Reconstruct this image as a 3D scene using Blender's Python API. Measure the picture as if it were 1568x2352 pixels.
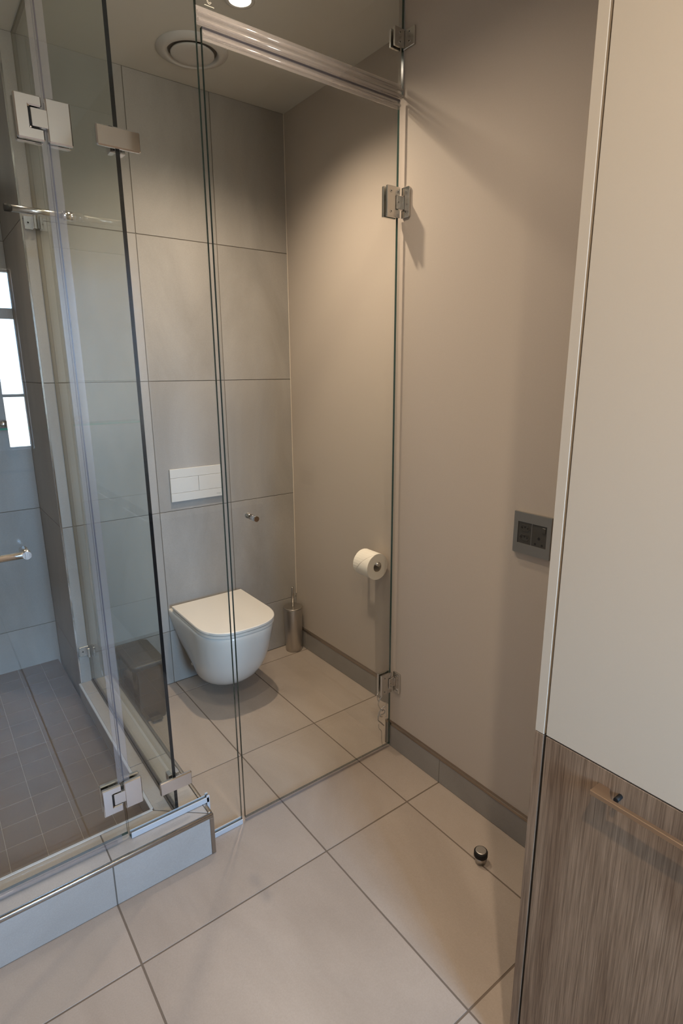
import bpy, bmesh, math, random
from mathutils import Vector, Matrix

random.seed(7)
for o in list(bpy.data.objects):
    bpy.data.objects.remove(o, do_unlink=True)
SC = bpy.context.scene
COL = SC.collection

# ------------------------------------------------------------------ camera
cam_data = bpy.data.cameras.new('camera')
cam = bpy.data.objects.new('camera', cam_data)
COL.objects.link(cam)
cam_data.sensor_fit = 'VERTICAL'
cam_data.sensor_height = 36.0
cam_data.lens = 1301.4 / 2352.0 * 36.0
cam_data.clip_start = 0.02
_R = Vector((0.79835706, -0.60215127, -0.00631331))
_D = Vector((-0.15038453, -0.18921228, -0.9703521))
_F = Vector((0.5831042, 0.77563687, -0.2416132))
_m = Matrix((_R, -_D, -_F)).transposed().to_4x4()
_m.translation = Vector((-1.6032, -2.5627, 1.5201))
cam.matrix_world = _m
SC.camera = cam

# ------------------------------------------------------------------ world: overcast bright daylight outside the window
world = bpy.data.worlds.new('World')
SC.world = world
world.use_nodes = True
wn = world.node_tree
wn.nodes.clear()
wo = wn.nodes.new('ShaderNodeOutputWorld')
wb = wn.nodes.new('ShaderNodeBackground')
# blue sky above the horizon, paler sunlit ground and buildings below it
wt = wn.nodes.new('ShaderNodeTexCoord')
ws = wn.nodes.new('ShaderNodeSeparateXYZ')
wr = wn.nodes.new('ShaderNodeValToRGB')
wm = wn.nodes.new('ShaderNodeMapRange')
wm.inputs['From Min'].default_value = -0.25
wm.inputs['From Max'].default_value = 0.25
wr.color_ramp.elements[0].position = 0.40
wr.color_ramp.elements[0].color = (0.30, 0.29, 0.27, 1)
wr.color_ramp.elements[1].position = 0.60
wr.color_ramp.elements[1].color = (0.35, 0.60, 0.96, 1)
wn.links.new(wt.outputs['Generated'], ws.inputs[0])
wn.links.new(ws.outputs['Z'], wm.inputs['Value'])
wn.links.new(wm.outputs[0], wr.inputs[0])
wn.links.new(wr.outputs[0], wb.inputs['Color'])
wb.inputs['Strength'].default_value = 106.0
wn.links.new(wb.outputs[0], wo.inputs[0])

# window opening in the wall behind the camera (also used by the portal)
WX0, WX1, WZ0, WZ1, WY = -1.50, -0.90, 0.98, 2.21, -4.20
pl = bpy.data.lights.new('window_portal', 'AREA')
pl.shape = 'RECTANGLE'
pl.size = WX1 - WX0
pl.size_y = WZ1 - WZ0
pl.cycles.is_portal = True
po = bpy.data.objects.new('window_portal', pl)
po.location = ((WX0 + WX1) / 2, WY - 0.03, (WZ0 + WZ1) / 2)
po.rotation_euler = (math.radians(90), 0, 0)
COL.objects.link(po)

DOWNLIGHTS = [  # x, y, watts, cone
    (-0.553, -0.640, 112.0, 134),
    (-1.42, -2.64, 100.0, 150),
    (-1.58, -0.42, 20.0, 125),
    (-0.88, -1.34, 45.0, 148),
]
LAMP_COL = (1.0, 0.81, 0.62)
SC.view_settings.view_transform = 'Standard'
SC.view_settings.look = 'None'
SC.view_settings.exposure = -0.04
SC.view_settings.gamma = 1.0
SC.view_settings.use_curve_mapping = False
SC.cycles.max_bounces = 14
SC.cycles.diffuse_bounces = 6
SC.cycles.glossy_bounces = 6
SC.cycles.transparent_max_bounces = 32
SC.cycles.transmission_bounces = 8
SC.cycles.sample_clamp_indirect = 6.0

H = 2.684          # ceiling height
XO = -0.196        # outer right wall
YJ = -1.006        # where the right wall steps forward
XR = -1.161        # return face of the shower recess
YS = 0.48          # shower back wall
ZS = 0.07          # shower floor
YG = -1.03         # front glass plane
XG = -1.110        # side glass plane
SK = 0.112         # skirting height

# ------------------------------------------------------------------ materials
def mat(name):
    m = bpy.data.materials.new(name)
    m.use_nodes = True
    nt = m.node_tree
    nt.nodes.clear()
    out = nt.nodes.new('ShaderNodeOutputMaterial')
    return m, nt, out

def N(nt, kind, **kw):
    n = nt.nodes.new(kind)
    for k, v in kw.items():
        setattr(n, k, v)
    return n

def pbsdf(nt, out, col, rough, metal=0.0, spec=0.5):
    b = nt.nodes.new('ShaderNodeBsdfPrincipled')
    b.inputs['Base Color'].default_value = (*col, 1)
    b.inputs['Roughness'].default_value = rough
    b.inputs['Metallic'].default_value = metal
    b.inputs['Specular IOR Level'].default_value = spec
    nt.links.new(b.outputs[0], out.inputs[0])
    return b

def plain(name, col, rough=0.5, metal=0.0, spec=0.5, grain=0.0, gscale=300, bump=0.0):
    m, nt, out = mat(name)
    b = pbsdf(nt, out, col, rough, metal, spec)
    if grain or bump:
        tc = N(nt, 'ShaderNodeNewGeometry')
        n1 = N(nt, 'ShaderNodeTexNoise')
        n1.inputs['Scale'].default_value = gscale
        n1.inputs['Detail'].default_value = 3
        nt.links.new(tc.outputs['Position'], n1.inputs['Vector'])
        if grain:
            r = N(nt, 'ShaderNodeMapRange')
            r.inputs['To Min'].default_value = 1 - grain
            r.inputs['To Max'].default_value = 1 + grain
            nt.links.new(n1.outputs['Fac'], r.inputs['Value'])
            mx = N(nt, 'ShaderNodeMix', data_type='RGBA', blend_type='MULTIPLY')
            mx.inputs['Factor'].default_value = 1
            mx.inputs['A'].default_value = (*col, 1)
            nt.links.new(r.outputs[0], mx.inputs['B'])
            nt.links.new(mx.outputs['Result'], b.inputs['Base Color'])
        if bump:
            bp = N(nt, 'ShaderNodeBump')
            bp.inputs['Strength'].default_value = bump
            bp.inputs['Distance'].default_value = 0.002
            nt.links.new(n1.outputs['Fac'], bp.inputs['Height'])
            nt.links.new(bp.outputs[0], b.inputs['Normal'])
    return m

def tile_mat(name, c1, c2, rough=0.42, streak=(1.0, 1.0, 1.0), spec=0.4):
    """porcelain tile: soft cloudy streaks, fine grain, each tile its own cut of the pattern"""
    m, nt, out = mat(name)
    b = pbsdf(nt, out, c1, rough, 0, spec)
    geo = N(nt, 'ShaderNodeNewGeometry')
    oi = N(nt, 'ShaderNodeObjectInfo')
    sc = N(nt, 'ShaderNodeVectorMath', operation='SCALE')
    cmb = N(nt, 'ShaderNodeCombineXYZ')
    for i in range(3):
        nt.links.new(oi.outputs['Random'], cmb.inputs[i])
    nt.links.new(cmb.outputs[0], sc.inputs[0])
    sc.inputs['Scale'].default_value = 37.0
    add = N(nt, 'ShaderNodeVectorMath', operation='ADD')
    nt.links.new(geo.outputs['Position'], add.inputs[0])
    nt.links.new(sc.outputs[0], add.inputs[1])
    mp = N(nt, 'ShaderNodeMapping')
    mp.inputs['Rotation'].default_value = (0.3, 0.5, 0.6)
    mp.inputs['Scale'].default_value = streak
    nt.links.new(add.outputs[0], mp.inputs['Vector'])
    n1 = N(nt, 'ShaderNodeTexNoise')
    n1.inputs['Scale'].default_value = 3.0
    n1.inputs['Detail'].default_value = 6
    n1.inputs['Roughness'].default_value = 0.6
    n1.inputs['Distortion'].default_value = 0.6
    nt.links.new(mp.outputs[0], n1.inputs['Vector'])
    n2 = N(nt, 'ShaderNodeTexNoise')
    n2.inputs['Scale'].default_value = 260.0
    n2.inputs['Detail'].default_value = 2
    nt.links.new(add.outputs[0], n2.inputs['Vector'])
    cr = N(nt, 'ShaderNodeValToRGB')
    cr.color_ramp.elements[0].position = 0.33
    cr.color_ramp.elements[0].color = (*c2, 1)
    cr.color_ramp.elements[1].position = 0.66
    cr.color_ramp.elements[1].color = (*c1, 1)
    nt.links.new(n1.outputs['Fac'], cr.inputs[0])
    r = N(nt, 'ShaderNodeMapRange')
    r.inputs['To Min'].default_value = 0.90
    r.inputs['To Max'].default_value = 1.10
    nt.links.new(n2.outputs['Fac'], r.inputs['Value'])
    mx = N(nt, 'ShaderNodeMix', data_type='RGBA', blend_type='MULTIPLY')
    mx.inputs['Factor'].default_value = 1
    nt.links.new(cr.outputs[0], mx.inputs['A'])
    nt.links.new(r.outputs[0], mx.inputs['B'])
    nt.links.new(mx.outputs['Result'], b.inputs['Base Color'])
    bp = N(nt, 'ShaderNodeBump')
    bp.inputs['Strength'].default_value = 0.12
    bp.inputs['Distance'].default_value = 0.001
    nt.links.new(n2.outputs['Fac'], bp.inputs['Height'])
    nt.links.new(bp.outputs[0], b.inputs['Normal'])
    return m

def wood_mat(name, c1, c2, c3):
    m, nt, out = mat(name)
    b = pbsdf(nt, out, c1, 0.5, 0, 0.35)
    geo = N(nt, 'ShaderNodeNewGeometry')
    mp = N(nt, 'ShaderNodeMapping')
    mp.inputs['Scale'].default_value = (150, 150, 2.6)
    nt.links.new(geo.outputs['Position'], mp.inputs['Vector'])
    n1 = N(nt, 'ShaderNodeTexNoise')
    n1.inputs['Scale'].default_value = 3.2
    n1.inputs['Detail'].default_value = 8
    n1.inputs['Roughness'].default_value = 0.65
    nt.links.new(mp.outputs[0], n1.inputs['Vector'])
    mp2 = N(nt, 'ShaderNodeMapping')
    mp2.inputs['Scale'].default_value = (7, 7, 0.9)
    nt.links.new(geo.outputs['Position'], mp2.inputs['Vector'])
    n2 = N(nt, 'ShaderNodeTexNoise')
    n2.inputs['Scale'].default_value = 2.0
    n2.inputs['Detail'].default_value = 3
    n2.inputs['Distortion'].default_value = 1.0
    nt.links.new(mp2.outputs[0], n2.inputs['Vector'])
    cr = N(nt, 'ShaderNodeValToRGB')
    cr.color_ramp.elements[0].position = 0.36
    cr.color_ramp.elements[0].color = (*c2, 1)
    cr.color_ramp.elements[1].position = 0.64
    cr.color_ramp.elements[1].color = (*c1, 1)
    nt.links.new(n1.outputs['Fac'], cr.inputs[0])
    cr2 = N(nt, 'ShaderNodeValToRGB')
    cr2.color_ramp.elements[0].position = 0.35
    cr2.color_ramp.elements[0].color = (*c3, 1)
    cr2.color_ramp.elements[1].position = 0.65
    cr2.color_ramp.elements[1].color = (1, 1, 1, 1)
    nt.links.new(n2.outputs['Fac'], cr2.inputs[0])
    mx = N(nt, 'ShaderNodeMix', data_type='RGBA', blend_type='MULTIPLY')
    mx.inputs['Factor'].default_value = 1
    nt.links.new(cr.outputs[0], mx.inputs['A'])
    nt.links.new(cr2.outputs[0], mx.inputs['B'])
    nt.links.new(mx.outputs['Result'], b.inputs['Base Color'])
    bp = N(nt, 'ShaderNodeBump')
    bp.inputs['Strength'].default_value = 0.15
    bp.inputs['Distance'].default_value = 0.001
    nt.links.new(n1.outputs['Fac'], bp.inputs['Height'])
    nt.links.new(bp.outputs[0], b.inputs['Normal'])
    return m

def glass_mat(name, tint, base=0.0, rough=0.0, milk=0.0, milkcol=(0.8, 0.82, 0.9)):
    """clear sheet glass / clear plastic: straight transmission plus fresnel mirror on each face"""
    m, nt, out = mat(name)
    tr = N(nt, 'ShaderNodeBsdfTransparent')
    tr.inputs['Color'].default_value = (*tint, 1)
    body = tr.outputs[0]
    if milk:
        df = N(nt, 'ShaderNodeBsdfDiffuse')
        df.inputs['Color'].default_value = (*milkcol, 1)
        mm = N(nt, 'ShaderNodeMixShader')
        mm.inputs[0].default_value = milk
        nt.links.new(tr.outputs[0], mm.inputs[1])
        nt.links.new(df.outputs[0], mm.inputs[2])
        body = mm.outputs[0]
    gl = N(nt, 'ShaderNodeBsdfGlossy')
    gl.inputs['Roughness'].default_value = rough
    geo = N(nt, 'ShaderNodeNewGeometry')
    mr = N(nt, 'ShaderNodeMapRange')
    mr.inputs['To Min'].default_value = 1.5
    mr.inputs['To Max'].default_value = 1 / 1.5
    nt.links.new(geo.outputs['Backfacing'], mr.inputs['Value'])
    fr = N(nt, 'ShaderNodeFresnel')
    nt.links.new(mr.outputs[0], fr.inputs['IOR'])
    fac = fr.outputs[0]
    if base:
        ad = N(nt, 'ShaderNodeMath', operation='ADD', use_clamp=True)
        ad.inputs[1].default_value = base
        nt.links.new(fac, ad.inputs[0])
        fac = ad.outputs[0]
    mx = N(nt, 'ShaderNodeMixShader')
    nt.links.new(fac, mx.inputs[0])
    nt.links.new(body, mx.inputs[1])
    nt.links.new(gl.outputs[0], mx.inputs[2])
    nt.links.new(mx.outputs[0], out.inputs[0])
    return m

def emit_mat(name, col, s):
    m, nt, out = mat(name)
    e = N(nt, 'ShaderNodeEmission')
    e.inputs['Color'].default_value = (*col, 1)
    e.inputs['Strength'].default_value = s
    nt.links.new(e.outputs[0], out.inputs[0])
    return m

def brushed(name, col, rough, axis=2, metal=1.0):
    m, nt, out = mat(name)
    b = pbsdf(nt, out, col, rough, metal)
    geo = N(nt, 'ShaderNodeNewGeometry')
    mp = N(nt, 'ShaderNodeMapping')
    s = [900, 900, 900]
    s[axis] = 12
    mp.inputs['Scale'].default_value = s
    nt.links.new(geo.outputs['Position'], mp.inputs['Vector'])
    n = N(nt, 'ShaderNodeTexNoise')
    n.inputs['Scale'].default_value = 1.0
    nt.links.new(mp.outputs[0], n.inputs['Vector'])
    r = N(nt, 'ShaderNodeMapRange')
    r.inputs['To Min'].default_value = rough - 0.07
    r.inputs['To Max'].default_value = rough + 0.1
    nt.links.new(n.outputs['Fac'], r.inputs['Value'])
    nt.links.new(r.outputs[0], b.inputs['Roughness'])
    return m

M = {
    'floor_tile': tile_mat('floor_tile', (0.35, 0.292, 0.243), (0.285, 0.234, 0.192), 0.40, (1.0, 0.45, 1.0)),
    'wall_tile': tile_mat('wall_tile', (0.345, 0.32, 0.29), (0.265, 0.245, 0.22), 0.50, (1.0, 1.0, 0.4)),
    'skirt_tile': tile_mat('skirt_tile', (0.26, 0.24, 0.215), (0.225, 0.205, 0.185), 0.50),
    'curb_tile': tile_mat('curb_tile', (0.375, 0.345, 0.315), (0.325, 0.295, 0.265), 0.45),
    'shower_tile': tile_mat('shower_tile', (0.158, 0.122, 0.094), (0.128, 0.098, 0.075), 0.45),
    'grout': plain('grout', (0.135, 0.102, 0.076), 0.9),
    'wall_grout': plain('wall_grout', (0.12, 0.10, 0.08), 0.9),
    'light_grout': plain('light_grout', (0.33, 0.285, 0.235), 0.9),
    'plaster': plain('plaster', (0.435, 0.375, 0.315), 0.62, 0, 0.3, 0.03, 220, 0.06),
    'ceiling': plain('ceiling', (0.52, 0.495, 0.44), 0.8, 0, 0.2, 0.02, 180, 0.04),
    'taupe_paint': plain('taupe_paint', (0.46, 0.40, 0.34), 0.6),  # taupe on the unseen walls, chosen to keep bounced light warm
    'cream': plain('cream', (0.515, 0.435, 0.335), 0.42, 0, 0.4, 0.015, 500, 0.02),
    'wood': wood_mat('wood', (0.325, 0.222, 0.143), (0.150, 0.096, 0.057), (0.64, 0.59, 0.55)),
    'ceramic': plain('ceramic', (0.64, 0.61, 0.56), 0.12, 0, 0.6),
    'seat_plastic': plain('seat_plastic', (0.66, 0.62, 0.56), 0.33, 0, 0.5),
    'plate_white': plain('plate_white', (0.56, 0.535, 0.49), 0.4),
    'chrome': plain('chrome', (0.70, 0.69, 0.69), 0.08, 1.0),
    'bright_chrome': plain('bright_chrome', (0.9, 0.9, 0.91), 0.13, 1.0),
    'satin': brushed('satin', (0.62, 0.60, 0.57), 0.22, 2),
    'steel': brushed('steel', (0.50, 0.47, 0.43), 0.34, 2),
    'bin_steel': brushed('bin_steel', (0.17, 0.155, 0.138), 0.18, 2),
    'trim_metal': brushed('trim_metal', (0.36, 0.30, 0.25), 0.30, 0),
    'edge_metal': brushed('edge_metal', (0.40, 0.37, 0.34), 0.22, 0),
    'alu': brushed('alu', (0.50, 0.51, 0.53), 0.42, 0, 0.25),
    'black_rubber': plain('black_rubber', (0.012, 0.011, 0.010), 0.6, 0, 0.2),
    'dark_plastic': plain('dark_plastic', (0.050, 0.045, 0.037), 0.45),
    'hole': plain('hole', (0.006, 0.006, 0.006), 0.8),
    'bin_lid': plain('bin_lid', (0.065, 0.060, 0.055), 0.42),
    'silver': plain('silver', (0.33, 0.31, 0.28), 0.42, 0.85),
    'bronze': plain('bronze', (0.40, 0.27, 0.17), 0.38, 0.9),
    'paper': plain('paper', (0.80, 0.75, 0.66), 0.95, 0, 0.1, 0.04, 300, 0.2),
    'card': plain('card', (0.25, 0.19, 0.12), 0.9),
    'silicone': plain('silicone', (0.17, 0.145, 0.10), 0.45),
    'caulk': plain('caulk', (0.62, 0.55, 0.46), 0.6),
    'gasket': plain('gasket', (0.075, 0.062, 0.048), 0.5),
    'glass': glass_mat('glass', (0.985, 0.995, 0.99)),
    'glass_side': glass_mat('glass_side', (0.95, 0.982, 0.962)),
    'glass_edge': plain('glass_edge', (0.018, 0.045, 0.038), 0.12, 0, 0.6),
    'glass_edge_dark': plain('glass_edge_dark', (0.004, 0.005, 0.006), 0.6, 0, 0.0),
    'shelf_edge': plain('shelf_edge', (0.02, 0.22, 0.15), 0.1),
    'seal': glass_mat('seal', (0.95, 0.945, 0.955), 0.06, 0.14, 0.05, (0.6, 0.58, 0.6)),
    'door_seal': glass_mat('door_seal', (0.93, 0.92, 0.915), 0.09, 0.13, 0.13, (0.80, 0.74, 0.71)),
    'seal_line': glass_mat('seal_line', (0.48, 0.46, 0.50), 0.05, 0.2, 0.2, (0.25, 0.24, 0.27)),
    'etch': glass_mat('etch', (0.8, 0.8, 0.78), 0.0, 0.3, 0.45, (0.75, 0.72, 0.62)),
    'lamp_glow': emit_mat('lamp_glow', (1.0, 0.86, 0.68), 14.0),
    'logo_ink': plain('logo_ink', (0.28, 0.26, 0.24), 0.5),
    'dust': plain('dust', (0.10, 0.08, 0.06), 0.95),
    'vent_white': plain('vent_white', (0.50, 0.475, 0.44), 0.5),
}

# ------------------------------------------------------------------ mesh helpers
BASE = {}

class MB:
    """collects shapes in world coordinates, then links them as one mesh object"""
    def __init__(self):
        self.bm = bmesh.new()
        self.mi = 0
    def _merge(self, t, smooth=False):
        for f in t.faces:
            f.material_index = self.mi
            f.smooth = smooth
        me = bpy.data.meshes.new('tmp')
        t.to_mesh(me)
        t.free()
        self.bm.from_mesh(me)
        bpy.data.meshes.remove(me)
        return self
    def mat(self, i):
        self.mi = i
        return self
    def box(self, x0, x1, y0, y1, z0, z1, bev=0.0, seg=1, rot=None, piv=None):
        t = bmesh.new()
        bmesh.ops.create_cube(t, size=1)
        for v in t.verts:
            v.co = Vector(((x0 + x1) / 2 + v.co.x * (x1 - x0), (y0 + y1) / 2 + v.co.y * (y1 - y0), (z0 + z1) / 2 + v.co.z * (z1 - z0)))
        if bev:
            bmesh.ops.bevel(t, geom=t.edges[:], offset=bev, segments=seg, affect='EDGES', profile=0.5)
        if rot:
            bmesh.ops.rotate(t, verts=t.verts[:], cent=piv, matrix=rot)
        return self._merge(t, seg > 1)
    def cyl(self, p0, p1, r0, r1=None, seg=24, cap=True, smooth=True):
        r1 = r0 if r1 is None else r1
        p0, p1 = Vector(p0), Vector(p1)
        return self.rings([(p0, r0), (p1, r1)], (p1 - p0).normalized(), seg, cap, smooth)
    def rings(self, st, ax, seg=24, cap=True, smooth=True):
        t = bmesh.new()
        q = ax.to_track_quat('Z', 'Y')
        rows = []
        for p, r in st:
            rows.append([t.verts.new(Vector(p) + q @ Vector((r * math.cos(2 * math.pi * i / seg), r * math.sin(2 * math.pi * i / seg), 0))) for i in range(seg)])
        for a, b in zip(rows, rows[1:]):
            for i in range(seg):
                t.faces.new((a[i], a[(i + 1) % seg], b[(i + 1) % seg], b[i]))
        for f in t.faces:
            f.smooth = smooth
        capf = []
        if cap:
            capf.append(t.faces.new(list(reversed(rows[0]))))
            capf.append(t.faces.new(rows[-1]))
        for f in t.faces:
            f.material_index = self.mi
            f.smooth = smooth and f not in capf
        if smooth:
            # split sharp rings so that caps and steps keep crisp edges
            sharp = [e for e in t.edges if len(e.link_faces) == 2 and e.calc_face_angle(0) > 0.6]
            bmesh.ops.split_edges(t, edges=sharp)
        me = bpy.data.meshes.new('tmp')
        t.to_mesh(me)
        t.free()
        self.bm.from_mesh(me)
        bpy.data.meshes.remove(me)
        return self
    def prism(self, pts, axis, lo, hi, bev=0.0):
        """polygon pts (in the two other axes, x<y<z order) extruded along axis"""
        t = bmesh.new()
        def co(a, b, c):
            return {'x': (c, a, b), 'y': (a, c, b), 'z': (a, b, c)}[axis]
        A = [t.verts.new(co(*p, lo)) for p in pts]
        B = [t.verts.new(co(*p, hi)) for p in pts]
        n = len(pts)
        t.faces.new(A)
        t.faces.new(list(reversed(B)))
        for i in range(n):
            t.faces.new((A[i], B[i], B[(i + 1) % n], A[(i + 1) % n]))
        bmesh.ops.recalc_face_normals(t, faces=t.faces[:])
        if bev:
            bmesh.ops.bevel(t, geom=t.edges[:], offset=bev, segments=1, affect='EDGES', profile=0.5)
        return self._merge(t)
    def tube(self, pts, r, seg=8):
        pts = [Vector(p) for p in pts]
        t = bmesh.new()
        rows = []
        up = Vector((0.3, 0.2, 1)).normalized()
        for i, p in enumerate(pts):
            d = (pts[min(i + 1, len(pts) - 1)] - pts[max(i - 1, 0)]).normalized()
            a = d.cross(up)
            if a.length < 1e-3:
                a = d.cross(Vector((1, 0, 0)))
            a.normalize()
            b = d.cross(a)
            rows.append([t.verts.new(p + r * (math.cos(2 * math.pi * k / seg) * a + math.sin(2 * math.pi * k / seg) * b)) for k in range(seg)])
        for a, b in zip(rows, rows[1:]):
            for i in range(seg):
                t.faces.new((a[i], a[(i + 1) % seg], b[(i + 1) % seg], b[i]))
        t.faces.new(list(reversed(rows[0])))
        t.faces.new(rows[-1])
        bmesh.ops.recalc_face_normals(t, faces=t.faces[:])
        return self._merge(t, True)
    def build(self, name, mats, parent=None, base=None, sub=0):
        if not isinstance(mats, (list, tuple)):
            mats = [mats]
        me = bpy.data.meshes.new(name)
        off = BASE[parent] if parent is not None else (Vector(base) if base is not None else Vector((0, 0, 0)))
        for v in self.bm.verts:
            v.co -= off
        self.bm.to_mesh(me)
        self.bm.free()
        for k in mats:
            me.materials.append(M[k])
        o = bpy.data.objects.new(name, me)
        COL.objects.link(o)
        if parent is not None:
            o.parent = parent
        else:
            o.location = off
        BASE[o] = off
        if sub:
            md = o.modifiers.new('subsurf', 'SUBSURF')
            md.levels = sub
            md.render_levels = sub
        return o

def tag(o, label, cat, group=None):
    o['label'] = label
    o['category'] = cat
    o['kind'] = 'thing'
    if group:
        o['group'] = group
    return o

def struct(o, label=None):
    o['kind'] = 'structure'
    if label:
        o['label'] = label
    return o

def thing(name, label, cat, base, group=None):
    e = bpy.data.objects.new(name, None)
    e.empty_display_size = 0.05
    e.location = base
    COL.objects.link(e)
    BASE[e] = Vector(base)
    return tag(e, label, cat, group)

_TM = {}
def piece(name, parent, mname, x0, x1, y0, y1, z0, z1, bev=0.0005):
    """one axis-aligned tile, mesh shared between tiles of the same size"""
    d = (round(x1 - x0, 4), round(y1 - y0, 4), round(z1 - z0, 4))
    key = (d, mname)
    if key not in _TM:
        t = bmesh.new()
        bmesh.ops.create_cube(t, size=1)
        for v in t.verts:
            v.co = Vector((v.co.x * d[0], v.co.y * d[1], v.co.z * d[2]))
        bmesh.ops.bevel(t, geom=t.edges[:], offset=min(bev, min(d) * 0.3), segments=1, affect='EDGES')
        me = bpy.data.meshes.new(name)
        t.to_mesh(me)
        t.free()
        me.materials.append(M[mname])
        _TM[key] = me
    o = bpy.data.objects.new(name, _TM[key])
    COL.objects.link(o)
    o.parent = parent
    o.location = Vector(((x0 + x1) / 2, (y0 + y1) / 2, (z0 + z1) / 2)) - BASE[parent]
    return o

# ------------------------------------------------------------------ room shell
G2 = 0.0026   # half a grout joint
floor = struct(MB().box(-2.50, 0.15, -4.35, 0.63, -0.06, -0.0012).build('floor', 'grout'), 'pale beige-grey porcelain tile floor with dark grout lines')
xs = [-2.53, -1.9305, -1.3305, -0.7305, -0.3714, 0.0]
ys = [-4.3, -3.6986, -3.1008, -2.503, -1.9056, -1.3084, -0.7108, -0.1146, 0.0]
for xa, xb in zip(xs, xs[1:]):
    for ya, yb in zip(ys, ys[1:]):
        if xb < -1.2 and ya > -1.0:
            continue
        xa2, xb2, ya2, yb2 = max(xa + G2, -2.348), min(xb - G2, -0.001), max(ya + G2, -4.198), min(yb - G2, -0.001)
        if xa < -1.2 and ya > -1.0:
            xa2 = -1.10
        piece('floor_tile', floor, 'floor_tile', xa2, xb2, ya2, yb2, -0.010, 0.0)

ceiling = struct(MB().box(-2.5, 0.15, -4.35, 0.63, H, H + 0.08).build('ceiling', 'ceiling'))

wall_back = struct(MB().box(XR + 0.0018, 0.15, 0.0018, 0.62, -0.06, H).build('wall_back', 'wall_grout'), 'grey porcelain tiled wall behind the toilet')
zr = [0.0, 0.2803, 0.8803, 1.4803, 2.0803, H]
xr = [XR, -1.103, -0.738, -0.3734, 0.0]
GW = 0.0016
for za, zb in zip(zr, zr[1:]):
    for xa, xb in zip(xr[1:], xr[2:]):
        piece('wall_tile', wall_back, 'wall_tile', xa + GW, xb - GW, 0.0, 0.010, max(za + GW, 0.001), zb - GW)
    piece('wall_tile', wall_back, 'wall_tile', xr[0] + 0.004, xr[1] - GW, 0.0, 0.010, max(za + GW, 0.001), zb - GW)
    piece('wall_tile', wall_back, 'wall_tile', XR, XR + 0.010, 0.003, YS - 0.001, max(za + GW, 0.001), zb - GW)

wall_shower = struct(MB().box(-2.35, XR + 0.0018, YS + 0.0018, YS + 0.14, -0.06, H).build('wall_back_shower', 'wall_grout'), 'grey tiled back wall of the shower recess')
sx = [-2.06, -1.76, XR]
for za, zb in zip(zr, zr[1:]):
    for xa, xb in zip(sx, sx[1:]):
        piece('wall_tile', wall_shower, 'wall_tile', xa + GW, xb - 0.001, YS, YS + 0.010, max(za + GW, 0.001), zb - GW)

wall_right = MB()
wall_right.prism([(0.0, 0.0018), (0.0, YJ), (XO, YJ), (XO, -4.20), (0.15, -4.20), (0.15, 0.0018)], 'z', -0.06, H)
wall_right = struct(wall_right.build('wall_right', 'plaster'), 'taupe painted plaster wall stepping forward beside the toilet door')
wall_left = struct(MB().box(-2.50, -2.35, -4.35, 0.63, -0.06, H).build('wall_left', 'taupe_paint'))
wall_ls = struct(MB().box(-2.35, -2.06, -1.094, YS + 0.0018, -0.06, H).build('wall_left_shower', 'wall_tile'))

wf = MB()
wf.box(-2.50, WX0, WY - 0.15, WY, -0.06, H)
wf.box(WX1, 0.15, WY - 0.15, WY, -0.06, H)
wf.box(WX0, WX1, WY - 0.15, WY, -0.06, WZ0)
wf.box(WX0, WX1, WY - 0.15, WY, WZ1, H)
wall_front = struct(wf.build('wall_front', 'taupe_paint'))

# window in the wall behind the camera (seen mirrored in the shower door)
win = MB()
fy0, fy1 = WY - 0.09, WY - 0.04
win.box(WX0, WX1, fy0, fy1, WZ0, WZ0 + 0.012)
win.box(WX0, WX1, fy0, fy1, WZ1 - 0.012, WZ1)
win.box(WX1 - 0.012, WX1, fy0, fy1, WZ0, WZ1)
win.box(WX0, WX0 + 0.012, fy0, fy1, WZ0, WZ1)
win = struct(win.build('window_1', 'alu'), 'aluminium framed window letting in bluish daylight')
MB().box(WX0 + 0.012, WX1 - 0.012, fy0, fy1, 1.89, 1.96).build('transom_bar', 'alu', win)
MB().box(WX0 + 0.012, WX1 - 0.012, fy0, fy1, 1.352, 1.372).build('transom_bar', 'alu', win)
for xm in (-1.085, -1.32):
    MB().box(xm - 0.035, xm + 0.035, fy0, fy1, WZ0 + 0.012, 1.89).build('mullion', 'alu', win)
MB().box(WX0 + 0.012, WX1 - 0.012, fy0 + 0.02, fy0 + 0.026, WZ0 + 0.012, WZ1 - 0.012).build('window_pane', 'glass', win)

# ------------------------------------------------------------------ skirting
bb = MB().box(-0.0110, -0.0002, YJ, -0.001, 0.0005, 0.098)
baseboard = struct(bb.build('baseboard_right', 'wall_grout'), 'grey tile skirting with a bronze metal top trim')
for ya, yb in ((-0.7095, -0.1146), (-0.1146, -0.001), (YJ, -0.7095)):
    piece('skirting_tile', baseboard, 'skirt_tile', -0.012, -0.002, ya + 0.001, yb - 0.001, 0.001, 0.100, 0.0006)
MB().box(-0.0135, -0.0002, YJ + 0.001, -0.001, 0.1005, SK, 0.001).build('metal_trim', 'trim_metal', baseboard)
bb2 = MB().box(XO - 0.0110, XO - 0.0002, -2.02, YJ - 0.004, 0.0005, 0.098)
baseboard2 = struct(bb2.build('baseboard_right_outer', 'wall_grout'), 'grey tile skirting with a bronze metal top trim on the outer wall')
for ya, yb in ((-1.3084, YJ - 0.003), (-1.9056, -1.3084), (-2.02, -1.9056)):
    piece('skirting_tile', baseboard2, 'skirt_tile', XO - 0.012, XO - 0.002, ya + 0.001, yb - 0.001, 0.001, 0.100, 0.0006)
MB().box(XO - 0.0135, XO - 0.0002, -2.02, YJ - 0.002, 0.1005, SK, 0.001).build('metal_trim', 'trim_metal', baseboard2)
MB().box(XO - 0.0135, XO + 0.001, YJ - 0.003, YJ + 0.004, 0.0005, 0.110, 0.0008).build('end_trim', 'silver', baseboard2)

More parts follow.
